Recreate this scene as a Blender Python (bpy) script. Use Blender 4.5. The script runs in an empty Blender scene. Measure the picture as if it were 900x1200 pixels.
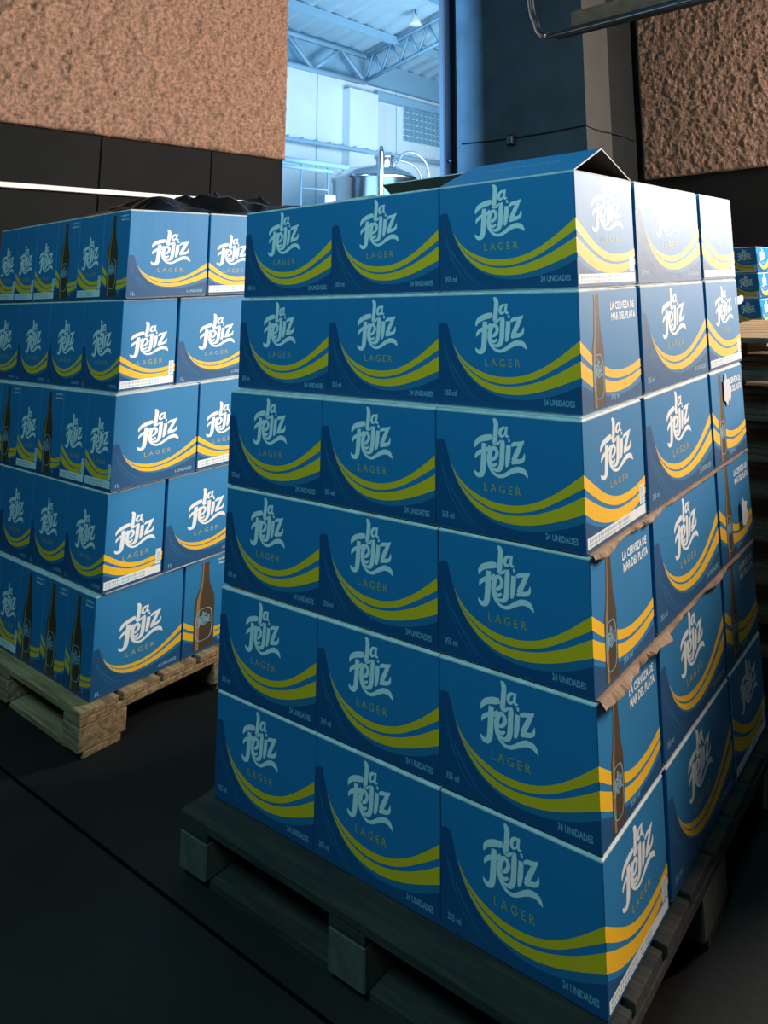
import bpy, bmesh, math, random
from mathutils import Matrix, Vector, noise
random.seed(7)
SC = bpy.context.scene
COL = SC.collection
PH = 0.144                       # pallet height; the fitted stack frame sits on it

# ------------------------------------------------------------------ camera
def make_camera():
    f, pit, roll, yaw = 831.607, 0.1563, -0.0391, 0.5548
    ppx, ppy = 671.84, 194.18
    loc = Vector((0.7592, -1.2259, 1.2657 + PH))
    cp, sp = math.cos(pit), math.sin(pit)
    fw = Vector((-math.sin(yaw) * cp, math.cos(yaw) * cp, sp))
    rt = Vector((math.cos(yaw), math.sin(yaw), 0))
    up = rt.cross(fw)
    r = math.cos(roll) * rt + math.sin(roll) * up
    u = -math.sin(roll) * rt + math.cos(roll) * up
    cam = bpy.data.cameras.new('camera')
    cam.sensor_fit = 'VERTICAL'; cam.sensor_height = 36.0; cam.sensor_width = 27.0
    cam.lens = f / 1200 * 36
    cam.shift_x = (450 - ppx) / 1200
    cam.shift_y = (ppy - 600) / 1200
    cam.clip_start = 0.05; cam.clip_end = 200
    o = bpy.data.objects.new('camera', cam); COL.objects.link(o)
    m = Matrix(((r.x, u.x, -fw.x, loc.x), (r.y, u.y, -fw.y, loc.y), (r.z, u.z, -fw.z, loc.z), (0, 0, 0, 1)))
    o.matrix_world = m
    SC.camera = o
make_camera()

# ------------------------------------------------------------------ world, lights, exposure
w = bpy.data.worlds.new('world'); SC.world = w; w.use_nodes = True
bgn = w.node_tree.nodes['Background']
bgn.inputs['Color'].default_value = (0.30, 0.52, 0.80, 1)
bgn.inputs['Strength'].default_value = 0.03
def area(name, loc, target, sx, sy, power, color, spread=180):
    l = bpy.data.lights.new(name, 'AREA'); l.shape = 'RECTANGLE'; l.size = sx; l.size_y = sy
    l.energy = power; l.color = color; l.spread = math.radians(spread)
    o = bpy.data.objects.new(name, l); COL.objects.link(o); o.location = loc
    o.rotation_euler = (Vector(target) - Vector(loc)).to_track_quat('-Z', 'Y').to_euler()
    return o
area('daylight_loading_door', (2.6, 5.75, 3.3), (-1.2, 0.9, 2.4), 1.2, 2.4, 1050, (1.0, 0.89, 0.81))
area('aisle_cool_fill', (-0.1, -2.5, 4.2), (-0.5, 0.0, 1.2), 1.8, 1.0, 105, (0.29, 0.78, 0.94))  # added cool fill above the aisle, placed so stack fronts darken downwards
area('hall_daylight', (-7.2, 9.0, 3.6), (-12.0, 10.0, 5.2), 3.0, 2.0, 290, (0.60, 0.84, 1.0))
area('hall_daylight_up', (-8.6, 8.0, 1.5), (-11.0, 9.5, 7.0), 3.0, 3.0, 60, (0.36, 0.72, 1.0))
area('hall_side_daylight', (-6.1, -0.6, 3.6), (-4.8, 5.28, 3.4), 0.5, 2.5, 620, (0.25, 0.58, 1.0))
SC.view_settings.view_transform = 'Standard'
SC.view_settings.look = 'None'
SC.view_settings.gamma = 1.0
SC.view_settings.use_curve_mapping = False
SC.view_settings.exposure = 0.12

# ------------------------------------------------------------------ helpers
def lin(c):
    return tuple((v / 255 / 12.92) if v / 255 <= 0.04045 else ((v / 255 + 0.055) / 1.055) ** 2.4 for v in c) + (1,)
def mat(name, rgb, rough=0.6, metal=0.0, coat=0.0, coat_rough=0.3, noise_amt=0.0, noise_scale=8.0, bump=0.0,
        bump_scale=60.0, rgb2=None, stretch=(1, 1, 1), spec=0.5):
    m = bpy.data.materials.new(name); m.use_nodes = True
    nt = m.node_tree; b = nt.nodes['Principled BSDF']
    b.inputs['Base Color'].default_value = lin(rgb)
    b.inputs['Roughness'].default_value = rough
    b.inputs['Metallic'].default_value = metal
    b.inputs['Coat Weight'].default_value = coat
    b.inputs['Coat Roughness'].default_value = coat_rough
    b.inputs['Specular IOR Level'].default_value = spec
    tc = nt.nodes.new('ShaderNodeTexCoord'); mp = nt.nodes.new('ShaderNodeMapping')
    mp.inputs['Scale'].default_value = stretch
    nt.links.new(tc.outputs['Object'], mp.inputs['Vector'])
    if noise_amt or rgb2:
        n = nt.nodes.new('ShaderNodeTexNoise'); n.inputs['Scale'].default_value = noise_scale
        n.inputs['Detail'].default_value = 6
        nt.links.new(mp.outputs['Vector'], n.inputs['Vector'])
        r = nt.nodes.new('ShaderNodeValToRGB')
        a = lin(rgb); c2 = lin(rgb2) if rgb2 else tuple(v * (1 - noise_amt) for v in a[:3]) + (1,)
        r.color_ramp.elements[0].position = 0.35; r.color_ramp.elements[0].color = c2
        r.color_ramp.elements[1].position = 0.65; r.color_ramp.elements[1].color = a
        nt.links.new(n.outputs['Fac'], r.inputs['Fac']); nt.links.new(r.outputs['Color'], b.inputs['Base Color'])
    if bump:
        n = nt.nodes.new('ShaderNodeTexNoise'); n.inputs['Scale'].default_value = bump_scale
        n.inputs['Detail'].default_value = 5
        nt.links.new(mp.outputs['Vector'], n.inputs['Vector'])
        bp = nt.nodes.new('ShaderNodeBump'); bp.inputs['Strength'].default_value = bump; bp.inputs['Distance'].default_value = 0.01
        nt.links.new(n.outputs['Fac'], bp.inputs['Height'])
        nt.links.new(bp.outputs['Normal'], b.inputs['Normal']); nt.links.new(bp.outputs['Normal'], b.inputs['Coat Normal'])
    return m
def ink(name, rgb):
    return mat(name, rgb, rough=0.55, spec=0.35, coat=0.25, coat_rough=0.55, bump=0.10, bump_scale=9, stretch=(1.6, 1.6, 0.35))
M = {}
M['blue'] = ink('carton_blue', (32, 120, 170))
M['navy'] = ink('ink_navy', (16, 78, 122))
M['teal'] = ink('ink_teal', (38, 112, 150))
M['yellow'] = ink('ink_yellow', (250, 190, 30))
M['white'] = ink('ink_white', (236, 236, 232))
M['pale'] = ink('ink_pale_blue', (128, 172, 190))
M['gold'] = ink('ink_gold', (190, 165, 80))
M['brown'] = ink('ink_bottle_brown', (78, 60, 36))
M['brown2'] = ink('ink_bottle_highlight', (150, 118, 78))
M['edge'] = mat('carton_edge_paper', (205, 210, 208), 0.7, noise_amt=0.25, noise_scale=30)
M['kraft'] = mat('kraft_board', (150, 116, 88), 0.85, noise_amt=0.3, noise_scale=25)
M['kraftdark'] = mat('kraft_board_inside', (92, 80, 68), 0.9, noise_amt=0.25, noise_scale=20)
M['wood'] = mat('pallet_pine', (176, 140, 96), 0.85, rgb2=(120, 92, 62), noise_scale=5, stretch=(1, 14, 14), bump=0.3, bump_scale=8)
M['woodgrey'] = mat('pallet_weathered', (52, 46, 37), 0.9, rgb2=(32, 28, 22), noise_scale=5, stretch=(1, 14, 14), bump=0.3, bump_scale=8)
M['blockwood'] = mat('pallet_block_pressed', (92, 86, 70), 0.95, noise_amt=0.35, noise_scale=30)
M['floor'] = mat('concrete_floor', (36, 33, 28), 0.85, spec=0.3, rgb2=(14, 13, 11), noise_scale=1.3, bump=0.15, bump_scale=40)
M['joint'] = mat('floor_joint', (11, 11, 10), 1.0, spec=0.0)
M['stucco'] = mat('stucco_brown', (172, 133, 109), 0.9, rgb2=(124, 94, 75), noise_scale=36, bump=1.0, bump_scale=55)
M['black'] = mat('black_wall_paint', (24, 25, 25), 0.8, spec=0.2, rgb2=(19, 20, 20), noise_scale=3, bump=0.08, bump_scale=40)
M['slate'] = mat('slate_blue_wall_paint', (112, 132, 146), 0.75, spec=0.25, rgb2=(96, 114, 126), noise_scale=2.5, bump=0.06, bump_scale=30)
M['column'] = mat('column_concrete', (52, 51, 47), 0.8, noise_amt=0.15, noise_scale=4)
M['plastic'] = mat('black_film', (16, 16, 17), 0.3, bump=0.5, bump_scale=18)
M['whitepaint'] = mat('white_trunking', (240, 232, 224), 0.4)
M['steel'] = mat('stainless_steel', (205, 212, 218), 0.22, metal=1.0)
M['alu'] = mat('aluminium_frame', (150, 168, 188), 0.4, metal=0.6)
M['bluealu'] = mat('blue_door_frame', (70, 112, 160), 0.5)
M['darkmetal'] = mat('dark_metal', (30, 32, 36), 0.5)
M['rust'] = mat('brown_steel', (165, 116, 90), 0.6, noise_amt=0.3, noise_scale=12)
M['hallwall'] = mat('hall_wall_white', (232, 238, 242), 0.8, noise_amt=0.05, noise_scale=2)
M['hallblue'] = mat('hall_steel_paint', (150, 186, 208), 0.6)
M['roofsheet'] = mat('roof_sheet', (165, 190, 205), 0.55)
M['glassblock'] = mat('glass_block', (130, 170, 190), 0.15, coat=0.5)
M['film'] = mat('white_tape_and_glint', (238, 236, 236), 0.3, coat=0.5)

def new(name, me, parent=None, m=None):
    o = bpy.data.objects.new(name, me); COL.objects.link(o)
    if parent is not None: o.parent = parent
    if m is not None and me is not None and not me.materials: me.materials.append(m)
    return o
def tag(o, label, cat, group=None):
    o['label'] = label; o['category'] = cat
    if group: o['group'] = group
    return o
def empty(name, loc=(0, 0, 0), rz=0.0):
    o = bpy.data.objects.new(name, None); COL.objects.link(o); o.location = loc; o.rotation_euler = (0, 0, rz)
    o.empty_display_size = 0.05
    return o
def struct(o):
    o['kind'] = 'structure'; return o
def mesh(name, verts, faces, mats=(), fm=None, smooth=False):
    me = bpy.data.meshes.new(name); me.from_pydata([tuple(v) for v in verts], [], faces); me.update()
    for x in mats: me.materials.append(x)
    if fm:
        for p, i in zip(me.polygons, fm): p.material_index = i
    if smooth:
        for p in me.polygons: p.use_smooth = True
    return me
def box_mesh(name, sx, sy, sz, m, bev=0.0, center=(0, 0, 0)):
    bm = bmesh.new(); bmesh.ops.create_cube(bm, size=1)
    for v in bm.verts: v.co = Vector((v.co.x * sx + center[0], v.co.y * sy + center[1], v.co.z * sz + center[2]))
    if bev: bmesh.ops.bevel(bm, geom=bm.edges[:], offset=bev, segments=1, affect='EDGES', profile=0.5)
    me = bpy.data.meshes.new(name); bm.to_mesh(me); bm.free(); me.materials.append(m); return me
def box(name, x0, x1, y0, y1, z0, z1, m, parent=None, bev=0.0):
    c = Vector(((x0 + x1) / 2, (y0 + y1) / 2, (z0 + z1) / 2))
    o = new(name, box_mesh(name, x1 - x0, y1 - y0, z1 - z0, m, bev), parent); o.location = c; return o
def tube_mesh(name, pts, r, m, seg=8, rs=None):
    pts = [Vector(p) for p in pts]; vs = []; fs = []
    ref = None
    for i, p in enumerate(pts):
        d = (pts[min(i + 1, len(pts) - 1)] - pts[max(i - 1, 0)]).normalized()
        if ref is None: ref = d.orthogonal().normalized()
        n = (ref - d * ref.dot(d)).normalized(); b = d.cross(n); ref = n
        rr = rs[i] if rs else r
        for k in range(seg):
            a = 2 * math.pi * k / seg; vs.append(p + (n * math.cos(a) + b * math.sin(a)) * rr)
    for i in range(len(pts) - 1):
        for k in range(seg):
            fs.append((i * seg + k, i * seg + (k + 1) % seg, (i + 1) * seg + (k + 1) % seg, (i + 1) * seg + k))
    fs.append(tuple(range(seg))[::-1]); fs.append(tuple((len(pts) - 1) * seg + k for k in range(seg)))
    return mesh(name, vs, fs, [m], smooth=True)
def bar_mesh(name, a, b, wd, m):
    return tube_mesh(name, [a, b], wd * 0.7071, m, seg=4)
def lathe_mesh(name, prof, m, seg=40):
    vs = []; fs = []
    for r, z in prof:
        for k in range(seg):
            a = 2 * math.pi * k / seg; vs.append((r * math.cos(a), r * math.sin(a), z))
    for i in range(len(prof) - 1):
        for k in range(seg):
            fs.append((i * seg + k, i * seg + (k + 1) % seg, (i + 1) * seg + (k + 1) % seg, (i + 1) * seg + k))
    return mesh(name, vs, fs, [m], smooth=True)
def interp(pts, x):
    # smooth (Catmull-Rom style) interpolation of y over x
    n = len(pts)
    for i in range(n - 1):
        if x <= pts[i + 1][0] or i == n - 2:
            x0, y0 = pts[i]; x1, y1 = pts[i + 1]
            t = max(0, min(1, (x - x0) / (x1 - x0)))
            m0 = (y1 - pts[i - 1][1]) / (x1 - pts[i - 1][0]) if i > 0 else (y1 - y0) / (x1 - x0)
            m1 = (pts[i + 2][1] - y0) / (pts[i + 2][0] - x0) if i + 2 < n else (y1 - y0) / (x1 - x0)
            h = x1 - x0; t2 = t * t; t3 = t2 * t
            return (2*t3-3*t2+1)*y0 + (t3-2*t2+t)*h*m0 + (-2*t3+3*t2)*y1 + (t3-t2)*h*m1
def crom(pts, n=7):
    out = []
    for i in range(len(pts) - 1):
        p0 = pts[max(i - 1, 0)]; p1 = pts[i]; p2 = pts[i + 1]; p3 = pts[min(i + 2, len(pts) - 1)]
        for k in range(n):
            t = k / n
            out.append(tuple(0.5 * (2*b + (c-a)*t + (2*a-5*b+4*c-d)*t*t + (3*b-a-3*c+d)*t**3) for a, b, c, d in zip(p0, p1, p2, p3)))
    out.append(pts[-1]); return out

# ------------------------------------------------------------------ the artwork of the cartons (flat print, fractions of a face: x right, y DOWN)
LOGO = [  # strokes: (x, y, width)
    [(336,116,12),(352,120,34),(366,150,42),(364,200,42),(358,260,42),(352,310,44),(352,336,40),(378,336,26),(402,312,16),(416,296,6)],   # L
    [(468,172,10),(440,176,24),(414,198,28),(404,232,28),(412,258,26),(430,258,20),(450,234,12)], [(474,158,16),(464,200,24),(462,236,24),(474,250,22),(494,242,6)],  # a
    [(148,420,5),(158,384,30),(188,344,46),(236,316,52),(284,298,54),(324,284,40)],    # F top
    [(244,360,44),(240,430,48),(236,500,50),(230,570,50),(222,630,48),(202,664,46),(172,670,38),(150,654,24),(140,634,4)],     # F stem
    [(152,522,4),(164,486,28),(200,450,36),(246,428,36),(284,404,32),(300,372,16)],    # F bar
    [(304,500,20),(338,486,30),(366,450,32),(370,410,32),(346,382,32),(316,402,36),(296,452,42),(292,512,44),(300,566,36),(322,606,26),(362,632,26),(410,630,30),(460,600,34),(512,560,42),(566,532,48),(618,532,46),(646,556,28),(664,584,3)],  # e + swash
    [(300,530,20),(334,548,30),(368,520,16)],
    [(436,292,16),(428,330,40),(422,400,44),(418,470,44),(410,530,44),(390,570,40),(356,586,28),(318,574,8)],   # l
    [(482,286,28),(494,282,30),(502,280,20)], [(486,330,40),(482,390,42),(476,450,42),(466,512,30),(456,534,10)],   # i
    [(512,330,22),(540,306,34),(580,296,36),(616,280,30),(634,256,6)], [(608,296,30),(580,350,40),(552,410,42),(530,462,40)],
    [(512,486,24),(550,464,40),(590,452,38),(620,432,30),(632,400,18),(636,370,3)],     # z
]
def logo_geom(x0, x1, y0, y1, W, H, z):
    """ribbons mapped into the box x0..x1, y0..y1 (fractions of the face)"""
    z -= .00004
    strokes = [[(x, y + 0.11 * (x - 400), w_) for x, y, w_ in s] for s in LOGO]
    ax, bx, ay, by = 136, 666, 100, 676
    vs = []; fs = []
    for s in strokes:
        p = crom(s, 5); base = len(vs); z += .00001
        for i, (x, y, w_) in enumerate(p):
            a = p[max(i - 1, 0)]; b = p[min(i + 1, len(p) - 1)]
            dx, dy = b[0] - a[0], b[1] - a[1]; l = math.hypot(dx, dy) or 1
            nx, ny = -dy / l, dx / l
            for sg in (1, -1):
                X = x + nx * sg * w_ * .54; Y = y + ny * sg * w_ * .54
                fx = x0 + (X - ax) / (bx - ax) * (x1 - x0); fy = y0 + (Y - ay) / (by - ay) * (y1 - y0)
                vs.append((fx * W, (1 - fy) * H, z))
        for i in range(len(p) - 1):
            k = base + 2 * i; fs.append((k, k + 2, k + 3, k + 1))
    return vs, fs
def band_geom(top, bot, W, H, z, xa=None, xb=None, n=26):
    xa = top[0][0] if xa is None else xa; xb = top[-1][0] if xb is None else xb
    vs = []; fs = []
    for i in range(n + 1):
        x = xa + (xb - xa) * i / n
        vs += [(x * W, (1 - interp(top, x)) * H, z), (x * W, (1 - min(0.992, interp(bot, x))) * H, z)]
    for i in range(n): fs.append((2*i, 2*i+1, 2*i+3, 2*i+2))
    return vs, fs
def text_geom(txt, x0, x1, y0, y1, W, H, z, bold=0.0, spacing=1.0):
    c = bpy.data.curves.new('txt', 'FONT'); c.body = txt; c.size = 1; c.resolution_u = 2; c.offset = bold; c.space_character = spacing
    o = bpy.data.objects.new('txt', c); COL.objects.link(o)
    dg = bpy.context.evaluated_depsgraph_get(); ev = o.evaluated_get(dg); me = ev.to_mesh()
    vs = [tuple(v.co) for v in me.vertices]; fs = [tuple(p.vertices) for p in me.polygons]
    ev.to_mesh_clear(); bpy.data.objects.remove(o); bpy.data.curves.remove(c)
    xa = min(v[0] for v in vs); xb = max(v[0] for v in vs); ya = min(v[1] for v in vs); yb = max(v[1] for v in vs)
    out = [((x0 + (v[0]-xa)/(xb-xa)*(x1-x0)) * W, (1 - y1 + (v[1]-ya)/(yb-ya)*(y1-y0)) * H, z) for v in vs]
    return out, fs
def rects_geom(rs, W, H, z):
    vs = []; fs = []
    for a, b, c, d in rs:
        k = len(vs); vs += [(a*W,(1-d)*H,z),(b*W,(1-d)*H,z),(b*W,(1-c)*H,z),(a*W,(1-c)*H,z)]; fs.append((k,k+1,k+2,k+3))
    return vs, fs
def up_faces(me):
    bm = bmesh.new(); bm.from_mesh(me)
    for f in bm.faces:
        f.normal_update()
        if f.normal.z < 0: f.normal_flip()
    bm.to_mesh(me); bm.free(); return me
def pm(name, geom, m): return up_faces(mesh(name, geom[0], geom[1], [m]))

LONG_UT = [(.115,.455),(.16,.545),(.22,.618),(.3,.675),(.4,.715),(.5,.725),(.6,.712),(.72,.66),(.85,.56),(1,.41)]
LONG_UB = [(.115,.46),(.16,.565),(.22,.650),(.3,.722),(.4,.770),(.5,.783),(.6,.768),(.72,.72),(.85,.63),(1,.51)]
LONG_LT = [(.13,.50),(.16,.575),(.22,.664),(.3,.738),(.4,.788),(.5,.803),(.6,.792),(.72,.752),(.85,.68),(1,.57)]
LONG_LB = [(.13,.505),(.16,.592),(.22,.695),(.3,.787),(.4,.846),(.5,.866),(.6,.864),(.72,.835),(.85,.78),(1,.70)]
LONG_NV = [(0,.285),(.02,.265),(.055,.262),(.075,.275),(.085,.34),(.11,.455),(.14,.55),(.2,.68),(.28,.785),(.38,.86),(.5,.90),(.62,.905),(.75,.88),(.88,.83),(1,.76)]
LONG_TL = [(0,.29),(.02,.27),(.055,.267),(.075,.28),(.09,.36),(.115,.45),(.14,.53),(.2,.65),(.28,.75),(.38,.825),(.5,.86),(.62,.85),(.75,.81),(.88,.73),(1,.64)]
END_UT = [(0,.41),(.15,.52),(.3,.62),(.45,.685),(.6,.712),(.8,.705),(1,.66)]
END_UB = [(0,.51),(.15,.615),(.3,.70),(.45,.757),(.6,.78),(.8,.772),(1,.735)]
END_LT = [(0,.57),(.15,.66),(.3,.735),(.45,.785),(.6,.803),(.8,.792),(1,.75)]
END_LB = [(0,.70),(.15,.79),(.3,.848),(.45,.878),(.6,.888),(.8,.868),(1,.805)]
END_NV = [(0,.75),(.15,.83),(.3,.88),(.45,.91),(.6,.92),(.8,.905),(1,.86)]
def remap(c, tall): return [(x, .36 + .6 * y if y < .99 else y) for x, y in c] if tall else c
BOT = [(0, .99), (.5, .99), (1, .99)]

def make_art(L, D, H, tall):
    """returns {'long','bottle','plain'} -> (base mesh, [(name, mesh), ...])"""
    art = {}
    g = lambda c: remap(c, tall)
    # --- long side
    W = L
    base = pm('side_print', band_geom(g(LONG_TL), BOT, W, H, .00008, n=60), M['teal'])
    sub = [('navy_wave', pm('navy_wave', band_geom(g(LONG_NV), BOT, W, H, .00013, n=60), M['navy'])),
           ('yellow_stripe', pm('yellow_stripe', band_geom(g(LONG_UT), g(LONG_UB), W, H, .00019, n=40), M['yellow'])),
           ('yellow_stripe', pm('yellow_stripe', band_geom(g(LONG_LT), g(LONG_LB), W, H, .00019, n=40), M['yellow']))]
    vs = []; fs = []
    for k, (dx, wd) in enumerate(((0.0, .006), (.06, .006), (.09, .004))):
        s = [(.035+dx*.3, .40+dx*1.5, .001), (.065+dx*.6, .57+dx, wd), (.12+dx*.9, .74+dx*.6, wd), (.20+dx, .88+dx*.4, wd), (.30+dx, .97, .001)]
        if tall: s = [(a, .36+.6*b, c) for a, b, c in s]
        p = crom(s, 6); b0 = len(vs)
        for i, (x, y, w_) in enumerate(p): vs += [((x - w_/2) * W, (1 - y) * H, .00019), ((x + w_/2) * W, (1 - y) * H, .00019)]
        fs += [(b0+2*i, b0+2*i+2, b0+2*i+3, b0+2*i+1) for i in range(len(p) - 1)]
    sub.append(('wave_line', pm('wave_line', (vs, fs), M['teal'])))
    if tall:
        sub += [('logo', pm('logo', logo_geom(.27, .77, .22, .64, W, H, .00026), M['white'])),
                ('lettering', pm('lettering', text_geom('LAGER', .36, .68, .665, .71, W, H, .00026, spacing=1.5), M['gold'])),
                ('volume_mark', pm('volume_mark', text_geom('1L', .05, .10, .925, .965, W, H, .00026, .02), M['pale'])),
                ('count_mark', pm('count_mark', text_geom('6 UNIDADES', .74, .95, .92, .955, W, H, .00026, .02), M['pale']))]
    else:
        sub += [('logo', pm('logo', logo_geom(.285, .655, .045, .545, W, H, .00026), M['white'])),
                ('lettering', pm('lettering', text_geom('LAGER', .355, .605, .575, .64, W, H, .00026, spacing=1.5), M['gold'])),
                ('volume_mark', pm('volume_mark', text_geom('355 ml', .045, .135, .86, .91, W, H, .00026, .02), M['pale'])),
                ('count_mark', pm('count_mark', text_geom('24 UNIDADES', .755, .955, .885, .935, W, H, .00026, .02), M['pale']))]
    art['long'] = (base, sub)
    # --- the two ends
    W = D
    def end_base():
        b = pm('side_print', band_geom(g(END_NV), BOT, W, H, .00008), M['navy'])
        s = [('yellow_stripe', pm('yellow_stripe', band_geom(g(END_UT), g(END_UB), W, H, .00015), M['yellow'])),
             ('yellow_stripe', pm('yellow_stripe', band_geom(g(END_LT), g(END_LB), W, H, .00015), M['yellow']))]
        return b, s
    b, s = end_base()
    lg = (.16, .86, .26, .65) if tall else (.25, .80, .07, .53)
    s.append(('logo', pm('logo', logo_geom(*lg, W, H, .00026), M['white'])))
    s.append(('lettering', pm('lettering', text_geom('LAGER', lg[0]+.15, lg[1]-.1, lg[3]+.03, lg[3]+.08, W, H, .00026, spacing=1.5), M['gold'])))
    s.append(('barcode_strip', pm('barcode_strip', rects_geom([(.02, .98, .885, .965)], W, H, .00026), M['white'])))
    s.append(('barcode_patch', pm('barcode_patch', rects_geom([(.885, .975, .72, .875)], W, H, .00026), M['white'])))
    bars = []; x = .05
    while x < .7:
        wd = random.choice((.004, .008, .012)); bars.append((x, x + wd, .90, .925)); bars.append((x, x + wd, .935, .955)); x += wd + random.choice((.006, .01, .016))
    y = .735
    while y < .86: h = random.choice((.004, .008)); bars.append((.90, .96, y, y + h)); y += h + .007
    s.append(('barcode', pm('barcode', rects_geom(bars, W, H, .00034), M['pale'])))
    art['plain'] = (b, s)
    b, s = end_base()
    if tall:
        cx, hw, hn, t0, sh, t1 = .40, .20, .075, .05, .44, .965
    else:
        cx, hw, hn, t0, sh, t1 = .27, .095, .042, .045, .50, .97
    prof = [(t0, hn*.95), (t0+.03, hn*1.05), (t0+.035, hn*.9), (t0+.14, hn), (sh-.14, hn*1.35), (sh-.06, hw*.78), (sh, hw*.96), (sh+.06, hw), (t1-.02, hw), (t1, hw*.93)]
    def sil(k, off=0.0, z=.00026):
        vs = []; fs = []
        for i, (y, h) in enumerate(prof):
            vs += [((cx + off*h - k*h) * W, (1-y)*H, z), ((cx + off*h + k*h) * W, (1-y)*H, z)]
        for i in range(len(prof) - 1): fs.append((2*i, 2*i+2, 2*i+3, 2*i+1))
        return vs, fs
    s.append(('bottle_picture', pm('bottle_picture', sil(1.0), M['brown'])))
    s.append(('bottle_highlight', pm('bottle_highlight', sil(.16, -.62, .00034), M['brown2'])))
    # label drawn on the bottle: outline and small logo
    ring = []; 
    for i in range(33):
        a = 2*math.pi*i/32; e = 3.2
        sx = math.copysign(abs(math.cos(a))**(2/e), math.cos(a)); sy = math.copysign(abs(math.sin(a))**(2/e), math.sin(a))
        ring.append((sx, sy))
    ly0, ly1 = (sh+.10, t1-.08) if tall else (sh+.045, t1-.06)
    vs = []; fs = []
    for sx, sy in ring:
        for k in (1.0, .88):
            vs.append(((cx + sx*hw*.86*k) * W, (1 - ((ly0+ly1)/2 + sy*(ly1-ly0)/2*(k if k == 1 else .96))) * H, .00042))
    fs = [(2*i, 2*i+1, 2*i+3, 2*i+2) for i in range(32)]
    lv, lf = logo_geom(cx-hw*.68, cx+hw*.68, ly0+.10*(ly1-ly0), ly0+.55*(ly1-ly0), W, H, .00042)
    n0 = len(vs); vs += lv; fs += [tuple(i+n0 for i in f) for f in lf]
    s.append(('bottle_label', pm('bottle_label', (vs, fs), M['pale'])))
    tx = (.66, .95, .055, .12) if tall else (.50, .93, .125, .285)
    ym = (tx[2]+tx[3])/2
    v1, f1 = text_geom('LA CERVEZA DE', tx[0], tx[1], tx[2], ym-.012, W, H, .00026, .03)
    v2, f2 = text_geom('MAR DEL PLATA', tx[0]+.01, tx[1]+.015, ym+.012, tx[3], W, H, .00026, .03)
    s.append(('slogan_lettering', pm('slogan_lettering', (v1+v2, f1+[tuple(i+len(v1) for i in f) for f in f2]), M['white'])))
    s.append(('volume_mark', pm('volume_mark', text_geom('1L' if tall else '355 ml', .68 if tall else .45, .75 if tall else .60, .90, .945, W, H, .00026, .02), M['pale'])))
    art['bottle'] = (b, s)
    return art

def carton_mesh(L, D, H):
    """bevelled carton: blue sides, pale paper fold lines along the top and bottom, kraft lid"""
    e = .0022; bv = .003
    vs = []; fs = []; fm = []
    rings = [(0.0, bv), (bv, 0.0), (bv+e, 0.0), (H-bv-e, 0.0), (H-bv, 0.0), (H, bv)]
    c = .002
    for z, ins in rings:
        l, d = L/2-ins, D/2-ins
        for x, y in ((-l+c,-d),(l-c,-d),(l,-d+c),(l,d-c),(l-c,d),(-l+c,d),(-l,d-c),(-l,-d+c)): vs.append((x, y, z))
    for i in range(len(rings)-1):
        for k in range(8):
            fs.append((i*8+k, i*8+(k+1)%8, (i+1)*8+(k+1)%8, (i+1)*8+k)); fm.append(0 if i == 2 else 1)
    fs.append(tuple(range(8))[::-1]); fm.append(2)
    t = len(rings)*8-8; fs.append(tuple(t+k for k in range(8))); fm.append(2)
    return mesh('carton', vs, fs, [M['blue'], M['edge'], M['edge']], fm)

class Case:
    def __init__(s, L, D, H, tall):
        s.L, s.D, s.H = L, D, H; s.carton = carton_mesh(L, D, H); s.art = make_art(L, D, H, tall)
        hl, hd = L/2, D/2
        # face -> (art kind, origin, X axis, normal) in the case's own frame
        s.faces = {'-y': ('long', (-hl,-hd), (1,0), (0,-1)), '+y': ('long', (hl,hd), (-1,0), (0,1)),
                   '+x': ('bottle', (hl,-hd), (0,1), (1,0)), '-x': ('plain', (-hl,hd), (0,-1), (-1,0))}
    def place(s, loc, rz, quarter, show, label, group):
        """quarter = number of quarter turns; show = world sides ('-y','+x','-x') that carry visible print"""
        root = empty('beer_case', loc, rz + quarter*math.pi/2); tag(root, label, 'beer case', group)
        new('carton', s.carton, root)
        order = ['-y', '+x', '+y', '-x']
        for side in show:
            k = order[(order.index(side) - quarter) % 4]
            kind, o, X, N = s.faces[k]
            b, subs = s.art[kind]
            po = new('side_print', b, root)
            po.matrix_local = Matrix(((X[0], 0, N[0], o[0]), (X[1], 0, N[1], o[1]), (0, 1, 0, 0), (0, 0, 0, 1)))
            for n, me in subs:
                so = new(n, me, po)
                if n == 'barcode': so['kind'] = 'stuff'
        return root

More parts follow.
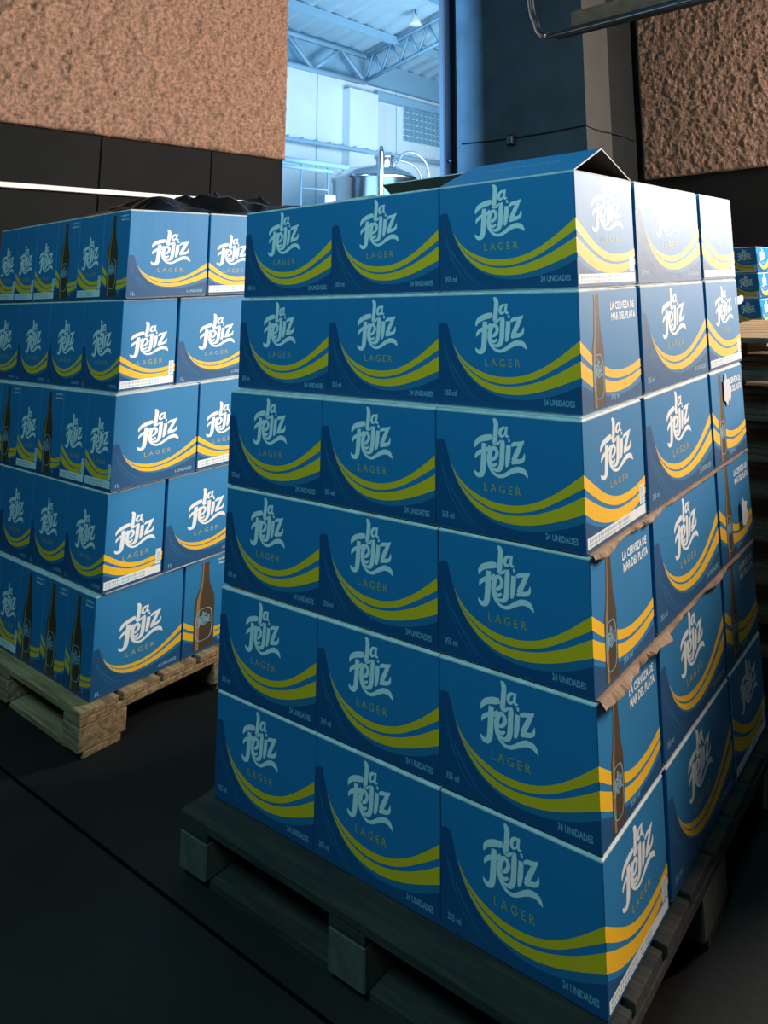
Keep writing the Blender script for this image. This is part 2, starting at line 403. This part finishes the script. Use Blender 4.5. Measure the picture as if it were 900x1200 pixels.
# ------------------------------------------------------------------ the setting
ZS = 2.455 + PH                   # lower edge of the stucco
def noise_wall(name, origin, ux, width, height, nrm, cell=0.022, depth=0.03, thick=0.05):
    """stucco slab with real relief; ux = unit vector along the wall, nrm = outward normal"""
    nx = int(width / cell); nz = int(height / cell); o = Vector(origin); ux = Vector(ux); nrm = Vector(nrm)
    vs = []; fs = []
    for j in range(nz + 1):
        for i in range(nx + 1):
            p = o + ux * (width * i / nx) + Vector((0, 0, height * j / nz))
            q = Vector((width * i / nx, height * j / nz, 3.1))
            h = noise.fractal(q * 9, 0.6, 2.0, 4) * 0.4 + abs(noise.noise(Vector((q.x * 24, q.y * 17, 7)))) * 0.7 + noise.noise(Vector((q.x * 41, q.y * 33, 2))) * 0.35
            edge = min(i, nx - i, j, nz - j)
            h = h * depth * min(1, edge / 2) - (0.012 if edge == 0 else 0)
            vs.append(p + nrm * (thick + h))
    st = nx + 1
    for j in range(nz):
        for i in range(nx): fs.append((j*st+i, j*st+i+1, (j+1)*st+i+1, (j+1)*st+i))
    # rim back to the wall
    rim = [i for i in range(nx+1)] + [j*st+nx for j in range(1, nz+1)] + [nz*st+i for i in range(nx-1, -1, -1)] + [j*st for j in range(nz-1, 0, -1)]
    b = len(vs)
    for i in rim:
        v = vs[i]; d = (v - o).dot(nrm); vs.append(v - nrm * d)
    m = len(rim)
    for k in range(m): fs.append((rim[k], b+k, b+(k+1) % m, rim[(k+1) % m]))
    me = mesh(name, vs, fs, [M['stucco']], smooth=True)
    bm = bmesh.new(); bm.from_mesh(me); bmesh.ops.recalc_face_normals(bm, faces=bm.faces); bm.to_mesh(me); bm.free()
    return me

fl = struct(box('floor', -13.5, 5.5, -4.5, 16.5, -0.12, 0.0, M['floor']))
for a, b, wd in (((-4.95, -0.124), (1.5, -0.142), .007),):
    d = Vector((b[0]-a[0], b[1]-a[1], 0)); o = new('floor_joint', box_mesh('floor_joint', d.length, wd, .0016, M['joint']), fl)
    o.matrix_world = Matrix.Translation(((a[0]+b[0])/2, (a[1]+b[1])/2, .0009)) @ Matrix.Rotation(math.atan2(d.y, d.x), 4, 'Z')
    o.matrix_parent_inverse = fl.matrix_world.inverted() if False else Matrix.Translation(-fl.location)

# left wall: black painted base, stucco above
wl = struct(box('wall_left', -5.25, -5.0, -4.5, 2.905, 0, 5.6, M['black']))
s = new('stucco_panel', noise_wall('stucco_panel', (-5.0, -1.6, ZS), (0, 1, 0), 4.50, 2.6, (1, 0, 0), .014, .05), wl); s.matrix_parent_inverse = Matrix.Translation(-wl.location)
for yy in (1.35, 2.21):
    o = box('panel_joint', -5.0, -4.9985, yy-.006, yy+.006, 1.2, ZS-.01, M['joint'], wl); o.location = o.location - wl.location
tr = struct(box('trim_1', -5.0, -4.955, -1.6, 2.62, 2.012+PH, 2.048+PH, M['whitepaint'], bev=.004))

# blue-grey wall beside the opening, its column and the stucco wall behind
Y1, XC, Y2 = 5.283, -3.088, 6.566
struct(box('wall_right', -4.93, XC, Y1, Y1+.3, 0, 5.6, M['slate']))
co = struct(box('wall_column', XC-.3, XC+.002, Y1+.0, Y1+.56, 0, 5.6, M['column']))
co.location.y += .001
struct(box('wall_return', XC-.3, XC-.03, Y1+.56, Y2, 0, 5.6, M['black']))  # black finish stands in for the shadowed part of the pillar's side
wb = struct(box('wall_back', XC-.3, 5.5, Y2, Y2+.25, 0, 5.6, M['black']))
s = new('stucco_panel', noise_wall('stucco_panel', (XC+5.2, Y2, ZS-.05), (-1, 0, 0), 5.15, 2.6, (0, -1, 0), .016, .018), wb); s.matrix_parent_inverse = Matrix.Translation(-wb.location)

# aluminium frame of the opening
do = struct(empty('door_1', (-5.1, 5.2, 0)))
for n, x0, x1, y0, y1, m in (('door_post', -5.05, -4.99, 5.10, 5.14, 'alu'), ('door_post', -5.08, -5.01, 5.15, 5.26, 'bluealu'), ('door_post', -5.14, -4.95, 5.29, 5.50, 'darkmetal')):  # last post is a dark box standing in for a shaded recess
    o = box(n, x0, x1, y0, y1, 0, 5.6, M[m], do, .004); o.location = o.location - do.location
o = new('door_bolt', tube_mesh('door_bolt', [(-4.99, 5.20, 2.72+PH), (-4.965, 5.20, 2.72+PH)], .02, M['alu']), do); o.matrix_parent_inverse = Matrix.Translation(-do.location)

# cable along the blue wall and column, with its junction box
cz = 2.893 + PH
cab = empty('wall_cable', (XC, Y1-.02, cz)); tag(cab, 'thin dark cable running along the blue-grey wall and around its column', 'cable')
pts = [(-4.85, Y1-.012, cz+.03), (-4.3, Y1-.012, cz-.0), (-4.05, Y1-.012, cz-.005), (-3.6, Y1-.012, cz-.01), (XC-.02, Y1-.012, cz), (XC+.014, Y1-.012, cz), (XC+.016, Y1+.3, cz-.02), (XC+.016, Y1+.57, cz), (XC-.015, Y1+.9, cz+.02), (XC-.015, Y2-.1, cz)]
o = new('cable', tube_mesh('cable', pts, .009, M['darkmetal'], 6), cab); o.matrix_parent_inverse = Matrix.Translation(-cab.location)
jb = empty('junction_box', (-4.09, Y1, cz-.03)); tag(jb, 'small dark junction box on the blue-grey wall with the cable', 'junction box')
o = box('housing', -.05, .05, -.06, 0, -.06, .06, M['darkmetal'], jb, .006)
o = box('lid', -.04, .04, -.068, -.058, -.045, .045, M['alu'], jb, .003)

# ------------------------------------------------------------------ hall beyond the opening
XH = -12.0
hw = struct(box('wall_hall', XH-.3, XH, 3.0, 16.5, 0, 6.0+PH, M['hallwall']))
def child(o, p): o.matrix_parent_inverse = Matrix.Translation(-p.location); return o
pil = child(box('pilaster', XH-.02, XH+.26, 9.45, 10.30, 0, 5.75+PH, M['hallwall'], None, .02), hw); pil.parent = hw; pil.matrix_parent_inverse = Matrix.Translation(-hw.location)
for yy in (8.75, 11.1):
    o = box('wall_joint', XH, XH+.006, yy-.012, yy+.012, 1, 6.0+PH, M['hallblue'], hw); o.location = o.location - hw.location
bm_ = struct(box('wall_beam', XH, XH+.18, 10.35, 16.4, 5.66+PH, 5.84+PH, M['hallblue']))
# ventilation blocks
gb = empty('block_window', (XH+.02, 12.1, 5.27+PH)); tag(gb, 'grid of pale glass blocks set in the bright hall wall', 'window')
gm = box_mesh('glass_block', .10, .145, .135, M['glassblock'], .02)
for i in range(10):
    for j in range(6):
        o = new('glass_block', gm, gb); o.location = (.0, -.72 + i*.16, -.40 + j*.15)
box('surround', -.018, .01, -.85, .85, -.50, .48, M['hallwall'], gb)
# pipes along the hall wall
pr = empty('wall_pipe_run', (XH+.35, 8, 4.3+PH)); tag(pr, 'long horizontal pipe with cable tray along the bright hall wall', 'pipe')
child(new('pipe', tube_mesh('pipe', [(XH+.35, 6.2, 4.29+PH), (XH+.35, 15.5, 4.31+PH)], .05, M['hallblue']), pr), pr)
br = tube_mesh('bracket', [(0, 0, 0), (-.35, 0, 0)], .02, M['hallblue'], 6)
for k in range(24):
    o = new('bracket', br, pr); o.location = (0, -1.6 + k*.35, .07)

# roof: sloped corrugated sheet, purlins, rafter truss and eaves truss
SL = 0.185; ZE = 6.75 + PH
def rz(x): return ZE + SL * (x - XH)
vs = []; fs = []; n = 120
for i in range(n + 1):
    y = 3.0 + 13.0 * i / n
    q = (0, .085, .085, 0)[i % 4]
    vs += [(XH-.6, y, rz(XH-.6)+q), (-5.3, y, rz(-5.3)+q)]
for i in range(n): fs.append((2*i, 2*i+1, 2*i+3, 2*i+2))
ro = struct(new('ceiling_hall', mesh('ceiling_hall', vs, fs, [M['roofsheet']])))
sm = ro.modifiers.new('thickness', 'SOLIDIFY'); sm.thickness = .01
for x in (-10.95, -9.15, -7.4):
    struct(box('trim_purlin', x-.05, x+.05, 3.0, 16.0, rz(x)-.20, rz(x)-.01, M['hallblue']))
tr_ = empty('rafter_truss', (-12, 10.1, 6.1+PH)); tag(tr_, 'pale steel rafter truss climbing under the corrugated hall roof', 'truss')
def truss(root, a0, a1, b0, b1, nseg, wd):
    a0, a1, b0, b1 = map(Vector, (a0, a1, b0, b1))
    child(new('bottom_chord', bar_mesh('bottom_chord', a0, a1, wd, M['hallblue']), root), root)
    child(new('top_chord', bar_mesh('top_chord', b0, b1, wd, M['hallblue']), root), root)
    for k in range(nseg):
        p = a0.lerp(a1, k/nseg); q = b0.lerp(b1, (k+.5)/nseg); r = a0.lerp(a1, (k+1)/nseg)
        child(new('web_bar', bar_mesh('web_bar', p, q, wd*.7, M['hallblue']), root), root)
        child(new('web_bar', bar_mesh('web_bar', q, r, wd*.7, M['hallblue']), root), root)
truss(tr_, (-12, 10.1, 6.07+PH), (-5.6, 10.1, 7.28+PH), (-12, 10.1, 6.65+PH), (-5.6, 10.1, 7.84+PH), 11, .07)
te = empty('eaves_truss', (-11.9, 8, 6.0+PH)); tag(te, 'pale steel truss running along the top of the hall wall', 'truss')
truss(te, (-11.85, 5.6, 5.90+PH), (-11.85, 9.98, 5.98+PH), (-11.85, 5.6, 6.62+PH), (-11.85, 9.98, 6.62+PH), 3, .10)
struct(box('wall_hall_gable', XH-.3, XH-.2, 3.0, 16.5, 6.0+PH, 6.72+PH, M['hallblue']))
hl = empty('hall_lamp', (-9.76, 9.5, 7.0+PH)); tag(hl, 'small white lamp hanging below the hall roof', 'lamp')
child(new('lamp_shade', lathe_mesh('lamp_shade', [(0.001, .12), (.05, .12), (.07, .05), (.13, -.12), (.12, -.13), (.001, -.10)], M['whitepaint'], 20), hl), hl).location = (-9.76, 9.5, 6.92+PH)
child(new('lamp_cord', tube_mesh('lamp_cord', [(-9.76, 9.5, 7.03+PH), (-9.76, 9.5, 7.15+PH)], .012, M['darkmetal'], 6), hl), hl)
# stainless tank
tk = empty('steel_tank', (-10.0, 8.60, 0)); tag(tk, 'stainless steel brewing tank with domed top in the bright hall', 'tank')
new('tank_body', lathe_mesh('tank_body', [(.80, .5), (.80, 3.42), (.83, 3.44), (.83, 3.50), (.80, 3.52), (.72, 3.60), (.5, 3.70), (.2, 3.77), (.001, 3.79)], M['steel'], 48), tk)
new('manway', lathe_mesh('manway', [(.16, 3.74), (.16, 3.92), (.20, 3.93), (.20, 3.97), (.001, 3.99)], M['steel'], 24), tk).location = (.1, .15, 0)
for a in (.4, 2.0, 3.6, 5.2):
    new('tank_leg', tube_mesh('tank_leg', [(.68*math.cos(a), .68*math.sin(a), 0), (.68*math.cos(a), .68*math.sin(a), .6)], .05, M['steel']), tk)
new('vent_pipe', tube_mesh('vent_pipe', [(.84, -.62, 0.3), (.84, -.62, 3.86), (.84, -.62, 3.98)], .05, M['steel'], rs=[.05, .05, .03]), tk)
new('hose', tube_mesh('hose', crom([(.3, .3, 3.75), (.3, .45, 4.02), (.35, .75, 4.08), (.45, 1.0, 3.85), (.5, 1.05, 3.3)], 6), .03, M['alu']), tk)
new('hose', tube_mesh('hose', crom([(.1, .2, 3.78), (.15, .55, 3.92), (.3, .9, 3.75), (.4, .98, 3.2)], 6), .025, M['alu']), tk)
# pipe platform to the left of the tank
pf = empty('pipe_platform', (-9.8, 7.0, 0)); tag(pf, 'pale steel pipe rack left of the hall tank', 'pipe rack')
for z_, y0, y1, r in ((3.62, 5.4, 7.75, .05), (3.50, 5.4, 7.4, .035), (3.15, 6.72, 7.3, .018)):
    child(new('rail', tube_mesh('rail', [(-9.8, y0, z_), (-9.8, y1, z_)], r, M['hallblue']), pf), pf)
for y in (5.6, 6.72, 7.3): child(new('post', tube_mesh('post', [(-9.8, y, 0), (-9.8, y, 3.6)], .022, M['hallblue']), pf), pf)
child(box('control_box', -9.85, -9.65, 7.12, 7.36, 2.78, 3.05, M['alu'], pf, .01), pf)

# ------------------------------------------------------------------ hanging metal rack, top right
hr = empty('hanging_rack', (-1.7, 2.5, 2.85+PH)); tag(hr, 'metal rack with bent chrome tube hanging overhead before the stucco wall', 'rack')
tz = 2.835 + PH
tp = [(-1.90, 2.5, 4.2), (-1.84, 2.5, tz+.30), (-1.80, 2.5, tz+.12), (-1.775, 2.5, tz+.045), (-1.72, 2.5, tz+.005), (-1.65, 2.5, tz), (-1.0, 2.5, tz+.004), (0.6, 2.5, tz+.01)]
child(new('tube', tube_mesh('tube', crom(tp, 5), .022, M['steel'], 10), hr), hr)
child(new('flat_rail', box_mesh('flat_rail', 2.1, .04, .115, M['rust'], .004), hr), hr).location = (-.50, 2.56, tz+.085)
child(new('back_strip', box_mesh('back_strip', 2.2, .10, .012, M['darkmetal'], .002), hr), hr).location = (-.60, 2.57, tz+.012)
child(new('hook', tube_mesh('hook', crom([(-1.22, 2.53, tz+.34), (-1.22, 2.53, tz+.20), (-1.20, 2.52, tz+.15), (-1.17, 2.53, tz+.17)], 5), .008, M['steel'], 6), hr), hr)
child(new('hanger_rod', tube_mesh('hanger_rod', [(-.2, 2.56, tz+.1), (-.2, 2.56, 5.0)], .012, M['darkmetal'], 6), hr), hr)

# ------------------------------------------------------------------ pallets
WB = {}
def shared(key, fn):
    if key not in WB: WB[key] = fn()
    return WB[key]
def pallet(loc, rz_, label, group=None, lx=1.2, ly=1.0, h=PH, wood='wood'):
    """origin at the near right corner on the floor: x runs to -lx, y to +ly; deck boards run along x"""
    m = M[wood]; root = empty('wooden_pallet', loc, rz_); tag(root, label, 'pallet', group)
    db = shared(('db', wood, lx), lambda: box_mesh('deck_board', lx, .115, .020, m, .002))
    nb = 8; tz_ = h - .010
    for k in range(nb):
        o = new('deck_board', db, root); o.location = (-lx/2 + random.uniform(-.004, .004), .0575 + (ly-.115)*k/(nb-1), tz_)
    sb = shared(('sb', wood, ly), lambda: box_mesh('stringer_board', .11, ly, .020, m, .002))
    bl = shared(('bl', wood, h), lambda: box_mesh('block', .11, .14, h-.062, M['blockwood'] if wood == 'woodgrey' else m, .003))
    bb = shared(('bb', wood, lx), lambda: box_mesh('bottom_board', lx, .11, .020, m, .002))
    for x in (-.055, -lx/2, -lx+.055):
        o = new('stringer_board', sb, root); o.location = (x, ly/2, h-.0305)
        for y in (.07, ly/2, ly-.07):
            o = new('block', bl, root); o.location = (x, y, .0205 + (h-.062)/2)
    for y in (.07, ly/2, ly-.07):
        o = new('bottom_board', bb, root); o.location = (-lx/2, y, .010)
    return root
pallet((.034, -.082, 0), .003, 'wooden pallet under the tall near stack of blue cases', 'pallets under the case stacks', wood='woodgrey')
pallet((-1.872, -.004, 0), -.022, 'wooden pallet with lit corner block under the stack by the black wall', 'pallets under the case stacks', h=.134)
ordn = ['bottom', 'second', 'third', 'fourth', 'fifth', 'sixth', 'seventh', 'top']
for k in range(8):
    pallet((.70 + random.uniform(-.02, .02), 1.52 + random.uniform(-.015, .015), k*.1442), random.uniform(-.012, .012),
           'empty weathered pallet behind the near stack, %s of eight piled up' % (ordn[k] + (' from the floor' if 0 < k < 7 else '')), 'pile of empty pallets', wood='wood')

# ------------------------------------------------------------------ beer cases
SH = .002                         # cardboard sheet between layers
NL, ND, NH = .38, .2534, .2487
small = Case(NL, ND, NH - SH - .0006, False)
LOFF = [(-.0148,.022,-.0103), (-.0061,.0094,-.0085), (.0003,-.009,-.0028), (.0046,-.0067,.003), (.0072,-.0071,.0098), (.0087,-.0086,.0088)]
layer_name = ['top layer', 'second layer', 'third layer', 'fourth layer', 'fifth layer', 'bottom layer']
G = .016
def put(case, origin, rz_, lx, ly, z, quarter, show, label, group, jit=.0006):
    c, s_ = math.cos(rz_), math.sin(rz_)
    lx += random.uniform(-jit, jit); ly += random.uniform(-jit, jit)
    return case.place((origin[0] + lx*c - ly*s_, origin[1] + lx*s_ + ly*c, z), rz_ + random.uniform(-.0015, .0015), quarter, show, label, group)
end1 = [2, 0, 2, 0, 0, 2]         # 0: bottle end to the right, 2: barcode end to the right
end3 = [2, 2, 0, 0, 0, 2]
colname = ['right corner', 'middle', 'left']
near_grp = 'cases of the tall near stack'
tent_case = None; near_cases = {}
for l in range(6):
    dx, dy, ro_ = LOFF[l]; o = (dx, dy); z = PH + (5-l)*NH + .0004
    for k in range(3):
        q = end1[l] if k == 0 else 0
        extra = {(0, 0): ', flaps tented open', (0, 1): ', rear flap raised'}.get((l, k), '')
        lab = 'blue lager case, %s of near stack, %s of shaded front%s' % (layer_name[l], colname[k], extra)
        c = put(small, o, ro_, -NL/2 - k*(NL+.002), ND/2, z, q, ['-y', '+x'] if k == 0 else (['-y', '-x'] if k == 2 else ['-y']), lab, near_grp)
        near_cases[(l, k)] = c
    put(small, o, ro_, -ND/2, ND+G+NL/2, z, 1, ['+x'], 'blue lager case, %s of near stack, middle of brightly lit right side' % layer_name[l], near_grp)
    put(small, o, ro_, -NL/2, ND+2*G+NL+ND/2, z, end3[l], ['+x'], 'blue lager case, %s of near stack, far end of brightly lit right side' % layer_name[l], near_grp)
    # the far left side, hidden from here
    put(small, o, ro_, -(3*NL+.004)+ND/2, ND+G+NL/2, z, 3, ['-x'], 'blue lager case, %s of near stack, middle of hidden left side' % layer_name[l], near_grp)
    put(small, o, ro_, -2.5*NL-.004, ND+2*G+NL+ND/2, z, 0, ['-x'], 'blue lager case, %s of near stack, far end of hidden left side' % layer_name[l], near_grp)
# flaps of the two opened top cases
def flap(parent, pts, th, mo, mi, name='flap'):
    a, b, c, d = [Vector(p) for p in pts]; n = (b-a).cross(d-a).normalized() * th
    vs = [a, b, c, d, a-n, b-n, c-n, d-n]
    fs = [(0,1,2,3), (7,6,5,4), (0,4,5,1), (1,5,6,2), (2,6,7,3), (3,7,4,0)]
    return new(name, mesh(name, vs, fs, [mo, mi, M['edge']], [0, 1, 2, 2, 2, 2]), parent)
tc_ = near_cases[(0, 0)]; hz = small.H; hl_, hd_ = NL/2, ND/2
# case (0,0) is turned half round: its local -y is the rear
sg = -1
fr = flap(tc_, [(hl_, hd_-.001, hz), (-hl_, hd_-.001, hz), (-hl_+.004, .0, hz+.062), (hl_-.004, .0, hz+.062)], .003, M['blue'], M['kraftdark'], 'front_flap')
flap(tc_, [(-hl_, -hd_+.001, hz), (hl_, -hd_+.001, hz), (hl_-.004, -.001, hz+.062), (-hl_+.004, -.001, hz+.062)], .003, M['blue'], M['kraftdark'], 'rear_flap')
tv, tf = text_geom('LA CERVEZA DE MAR DEL PLATA', .22, .80, .40, .52, NL, .141, .0006, .01)
t_ = new('flap_lettering', pm('flap_lettering', (tv, tf), M['pale']), fr)
ex = Vector((-1, 0, 0)); ey = (Vector((0, 0, hz+.062)) - Vector((0, hd_-.001, hz))).normalized(); ez = ex.cross(ey)
t_.matrix_local = Matrix(((ex.x, ey.x, ez.x, hl_), (ex.y, ey.y, ez.y, hd_-.001), (ex.z, ey.z, ez.z, hz), (0, 0, 0, 1)))
flap(near_cases[(0, 1)], [(-hl_, hd_, hz+.001), (hl_, hd_, hz+.001), (hl_+.0, .03, hz+.058), (-hl_+.02, .03, hz+.058)][::-1], .003, M['blue'], M['kraftdark'], 'rear_flap')
flap(near_cases[(0, 2)], [(-hl_, hd_, hz+.001), (hl_, hd_, hz+.001), (hl_-.02, .04, hz+.034), (-hl_+.03, .04, hz+.028)][::-1], .003, M['blue'], M['kraftdark'], 'rear_flap')

# cardboard sheets between the layers
def sheet_mesh(lx, ly, fray, m, seed):
    rnd = random.Random(seed); n = 90; vs = []; fs = []
    for i in range(n + 1):
        y = ly * i / n
        env = (1.0 if y < .30 else .45) if fray > .01 else 1
        out = fray * (0.62 + 0.75*noise.noise(Vector((y*9, seed, 0))) + .3*noise.noise(Vector((y*40, seed, 3)))) * env
        drop = -.016 * (fray/.02) * (0.55 + 0.9*noise.noise(Vector((y*11, seed, 9)))) * env if fray > .01 else 0
        for x, zz in ((-lx, 0), (-.012, 0), (.0045 if fray > .01 else -.008, 0), (max(out, .0048) if fray > .01 else out, min(0, drop))): vs += [(x, y, zz), (x, y, zz+.0019)]
    for i in range(n):
        a = i*8; b = a+8
        for k in (0, 2, 4): fs += [(a+k, b+k, b+k+2, a+k+2), (a+k+1, a+k+3, b+k+3, b+k+1)]
        fs += [(a+6, b+6, b+7, a+7), (a, a+1, b+1, b)]
    e = n*8; fs += [(0,2,3,1), (2,4,5,3), (4,6,7,5), (e,e+1,e+3,e+2), (e+2,e+3,e+5,e+4), (e+4,e+5,e+7,e+6)]
    return mesh('cardboard_sheet', vs, fs, [m])
nth = ['', 'second', 'third', 'fourth', 'fifth', 'bottom']
for l in range(1, 6):
    dx, dy, ro_ = LOFF[l]; fray = {3: .014, 4: .026}.get(l, -.004)
    ly = 2*ND + NL + 2*G - .012
    o = new('cardboard_sheet', sheet_mesh(3*NL-.02, ly, fray, M['kraft'] if l in (3, 4) else M['edge'], l))
    o.location = (dx, dy+.008, PH + (6-l)*NH - SH + .0002); o.rotation_euler = (0, 0, ro_)
    tag(o, '%s cardboard sheet lying on the %s layer of the near stack' % ('frayed kraft' if l in (3, 4) else 'thin pale', nth[l]), 'sheet', 'sheets between near stack layers')

# left stack: taller six-bottle cases
TL, TD, TH = .2842, .1875, .3156
tall = Case(TL, TD, TH - SH - .0006, True)
TOFF = [(.012,-.0086), (.0132,.0093), (-.0049,-.0129), (-.0038,.0012), (-.0165,.011)]
TX, TY, TR, TZ = -1.8969, .0556, -.0221, .134
ends = {0: 'ABABBB', 2: 'BBABAB', 4: 'AAABBB'}
side_end = {0: 1, 2: 1, 4: 0}
wall_grp = 'cases of the stack by the black wall'
pos6 = ['corner box', 'second from corner', 'third from corner', 'fourth from corner', 'fifth from corner', 'sixth from corner']
lay5 = ['top layer', 'second layer', 'third layer', 'fourth layer', 'bottom layer']
DR = (math.cos(1.5487), math.sin(1.5487)); DLv = (-DR[1], DR[0])
for l in range(5):
    a, b = TOFF[l]; o = (TX + a*DR[0] + b*DLv[0], TY + a*DR[1] + b*DLv[1]); z = TZ + (4-l)*TH + .0004
    if l % 2 == 0:
        for k in range(6):
            e = ends[l][k]; q = 3 if e == 'A' else 1
            put(tall, o, TR, -TD/2 - k*(TD+.0035), TL/2, z, q, ['-y', '+x'] if k == 0 else ['-y'],
                'tall blue case showing %s, %s of wall-side stack, %s' % ('bottle' if e == 'A' else 'logo', lay5[l], pos6[k]), wall_grp)
        put(tall, o, TR, -TL/2, TL+.006+TD/2, z, 0 if side_end[l] == 0 else 2, ['+x'], 'tall blue case, %s of wall-side stack, second along lit right side' % lay5[l], wall_grp)
        put(tall, o, TR, -TD/2, TL+.012+TD+TL/2, z, 1, ['+x'], 'tall blue case, %s of wall-side stack, third along lit right side' % lay5[l], wall_grp)
        put(tall, o, TR, -TL/2, 2*TL+.018+TD*1.5, z, 2, ['+x'], 'tall blue case, %s of wall-side stack, last along lit right side' % lay5[l], wall_grp)
    else:
        for k in range(4):
            put(tall, o, TR, -TL/2 - k*(TL+.002), TD/2, z, 2, ['-y', '+x'] if k == 0 else ['-y'],
                'tall blue case showing wide side, %s of wall-side stack, %s' % (lay5[l], pos6[k]), wall_grp)
        put(tall, o, TR, -TD/2, TD+.008+TL/2, z, 1, ['+x'], 'tall blue case, %s of wall-side stack, second along lit right side' % lay5[l], wall_grp)
        put(tall, o, TR, -TL/2, TL+.014+TD*1.5, z, 0, ['+x'], 'tall blue case, %s of wall-side stack, third along lit right side' % lay5[l], wall_grp)
        put(tall, o, TR, -TD/2, 1.5*TL+.020+TD*2, z, 1, ['+x'], 'tall blue case, %s of wall-side stack, last along lit right side' % lay5[l], wall_grp)
for l in range(1, 5):
    o = new('cardboard_sheet', sheet_mesh(1.12, .93, -.004, M['edge'], 10+l)); a, b = TOFF[l]
    o.location = (TX - .0, TY + .008 + max(0, a), TZ + (5-l)*TH - SH + .0002); o.rotation_euler = (0, 0, TR)
    tag(o, 'thin pale cardboard sheet lying on the %s of the wall-side stack' % lay5[l], 'sheet', 'sheets between wall-side stack layers')

# crumpled black film on top of the left stack
def crumple(name, x0, x1, y0, y1, z0, h, seed):
    nx, ny = 36, 24; vs = []; fs = []
    for side in (1, 0):
        for j in range(ny + 1):
            for i in range(nx + 1):
                u, v = i/nx, j/ny; q = Vector((u*3.4+seed, v*2.6, seed))
                e = min(1, 5*min(u, 1-u, v, 1-v))
                hh = h * (0.35 + abs(noise.noise(q*1.6))*1.3 + .35*noise.noise(q*5)) * e
                vs.append((x0+(x1-x0)*u + .02*noise.noise(q*2), y0+(y1-y0)*v + .02*noise.noise(q*2+Vector((5,0,0))), z0 + (max(.003, hh) if side else .0005)))
    st = nx+1; n = st*(ny+1)
    for j in range(ny):
        for i in range(nx):
            a = j*st+i; fs.append((a, a+1, a+st+1, a+st)); fs.append((n+a, n+a+st, n+a+st+1, n+a+1))
    rim = [i for i in range(nx+1)] + [j*st+nx for j in range(1, ny+1)] + [ny*st+i for i in range(nx-1, -1, -1)] + [j*st for j in range(ny-1, 0, -1)]
    for k in range(len(rim)):
        a, b = rim[k], rim[(k+1) % len(rim)]; fs.append((a, n+a, n+b, b))
    return mesh(name, vs, fs, [M['plastic']], smooth=True)
ztop = TZ + 5*TH
o = new('black_film', crumple('black_film', -2.55, -1.93, .12, .98, ztop-.002, .11, 3))
tag(o, 'crumpled black plastic film lying on top of the wall-side stack', 'plastic film')

# far stack by the back wall, right edge of the picture
FX, FY = -1.372, 5.45
far_grp = 'cases of the far stack by the back wall'
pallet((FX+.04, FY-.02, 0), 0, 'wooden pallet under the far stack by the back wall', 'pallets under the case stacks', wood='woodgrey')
for l in range(6):
    z = PH + (5-l)*NH + .0004
    for k in range(3):
        put(small, (FX, FY), 0, -ND/2 - k*(ND+.004), NL/2, z, 1, ['-y', '+x'] if k == 0 else ['-y'],
            'blue lager case, %s of far back stack, %s' % (layer_name[l], ['right corner', 'second from right', 'third from right'][k]), far_grp)
    put(small, (FX, FY), 0, -NL/2, NL+.006+ND/2, z, 0, ['+x'], 'blue lager case, %s of far back stack, rear of right side' % layer_name[l], far_grp)

# white tape tail and scraps standing in for wrap glints, near stack's right side
def scrap(y0, z0, pts, label):
    n = len(pts); vs = [(0, y, z) for y, z in pts] + [(.0012, y, z) for y, z in pts]
    fs = [tuple(range(n))[::-1], tuple(range(n, 2*n))] + [(i, (i+1) % n, n+(i+1) % n, n+i) for i in range(n)]
    o = new('tape_glint_scrap', mesh('tape_glint_scrap', vs, fs, [M['film']])); o.location = (LOFF[0][0]+.022, y0, z0)
    return tag(o, label, 'film')
o = scrap(.905, PH+1.165, [(0, 0), (.0, .022), (.065, .026), (.078, .022), (.076, .008), (.05, .0)], 'short white tape tail sticking out past the near stack, second layer')
o.location.x = .0
o = scrap(.745, PH+.905, [(0, .004), (.002, .056), (.012, .058), (.016, .075), (.024, .074), (.026, .058), (.052, .055), (.055, .01), (.044, -.008), (.034, .002), (.024, -.014), (.012, -.002)], 'white scrap standing for a film glint, third layer of near stack, far right')
o.location.x = .0055
o = scrap(.815, PH+.562, [(0, .0), (-.002, .055), (.012, .068), (.02, .056), (.044, .052), (.036, .036), (.046, .024), (.038, .002), (.02, -.008)], 'white scrap standing for a film glint, fourth layer of near stack, far right')
o.location.x = .0085
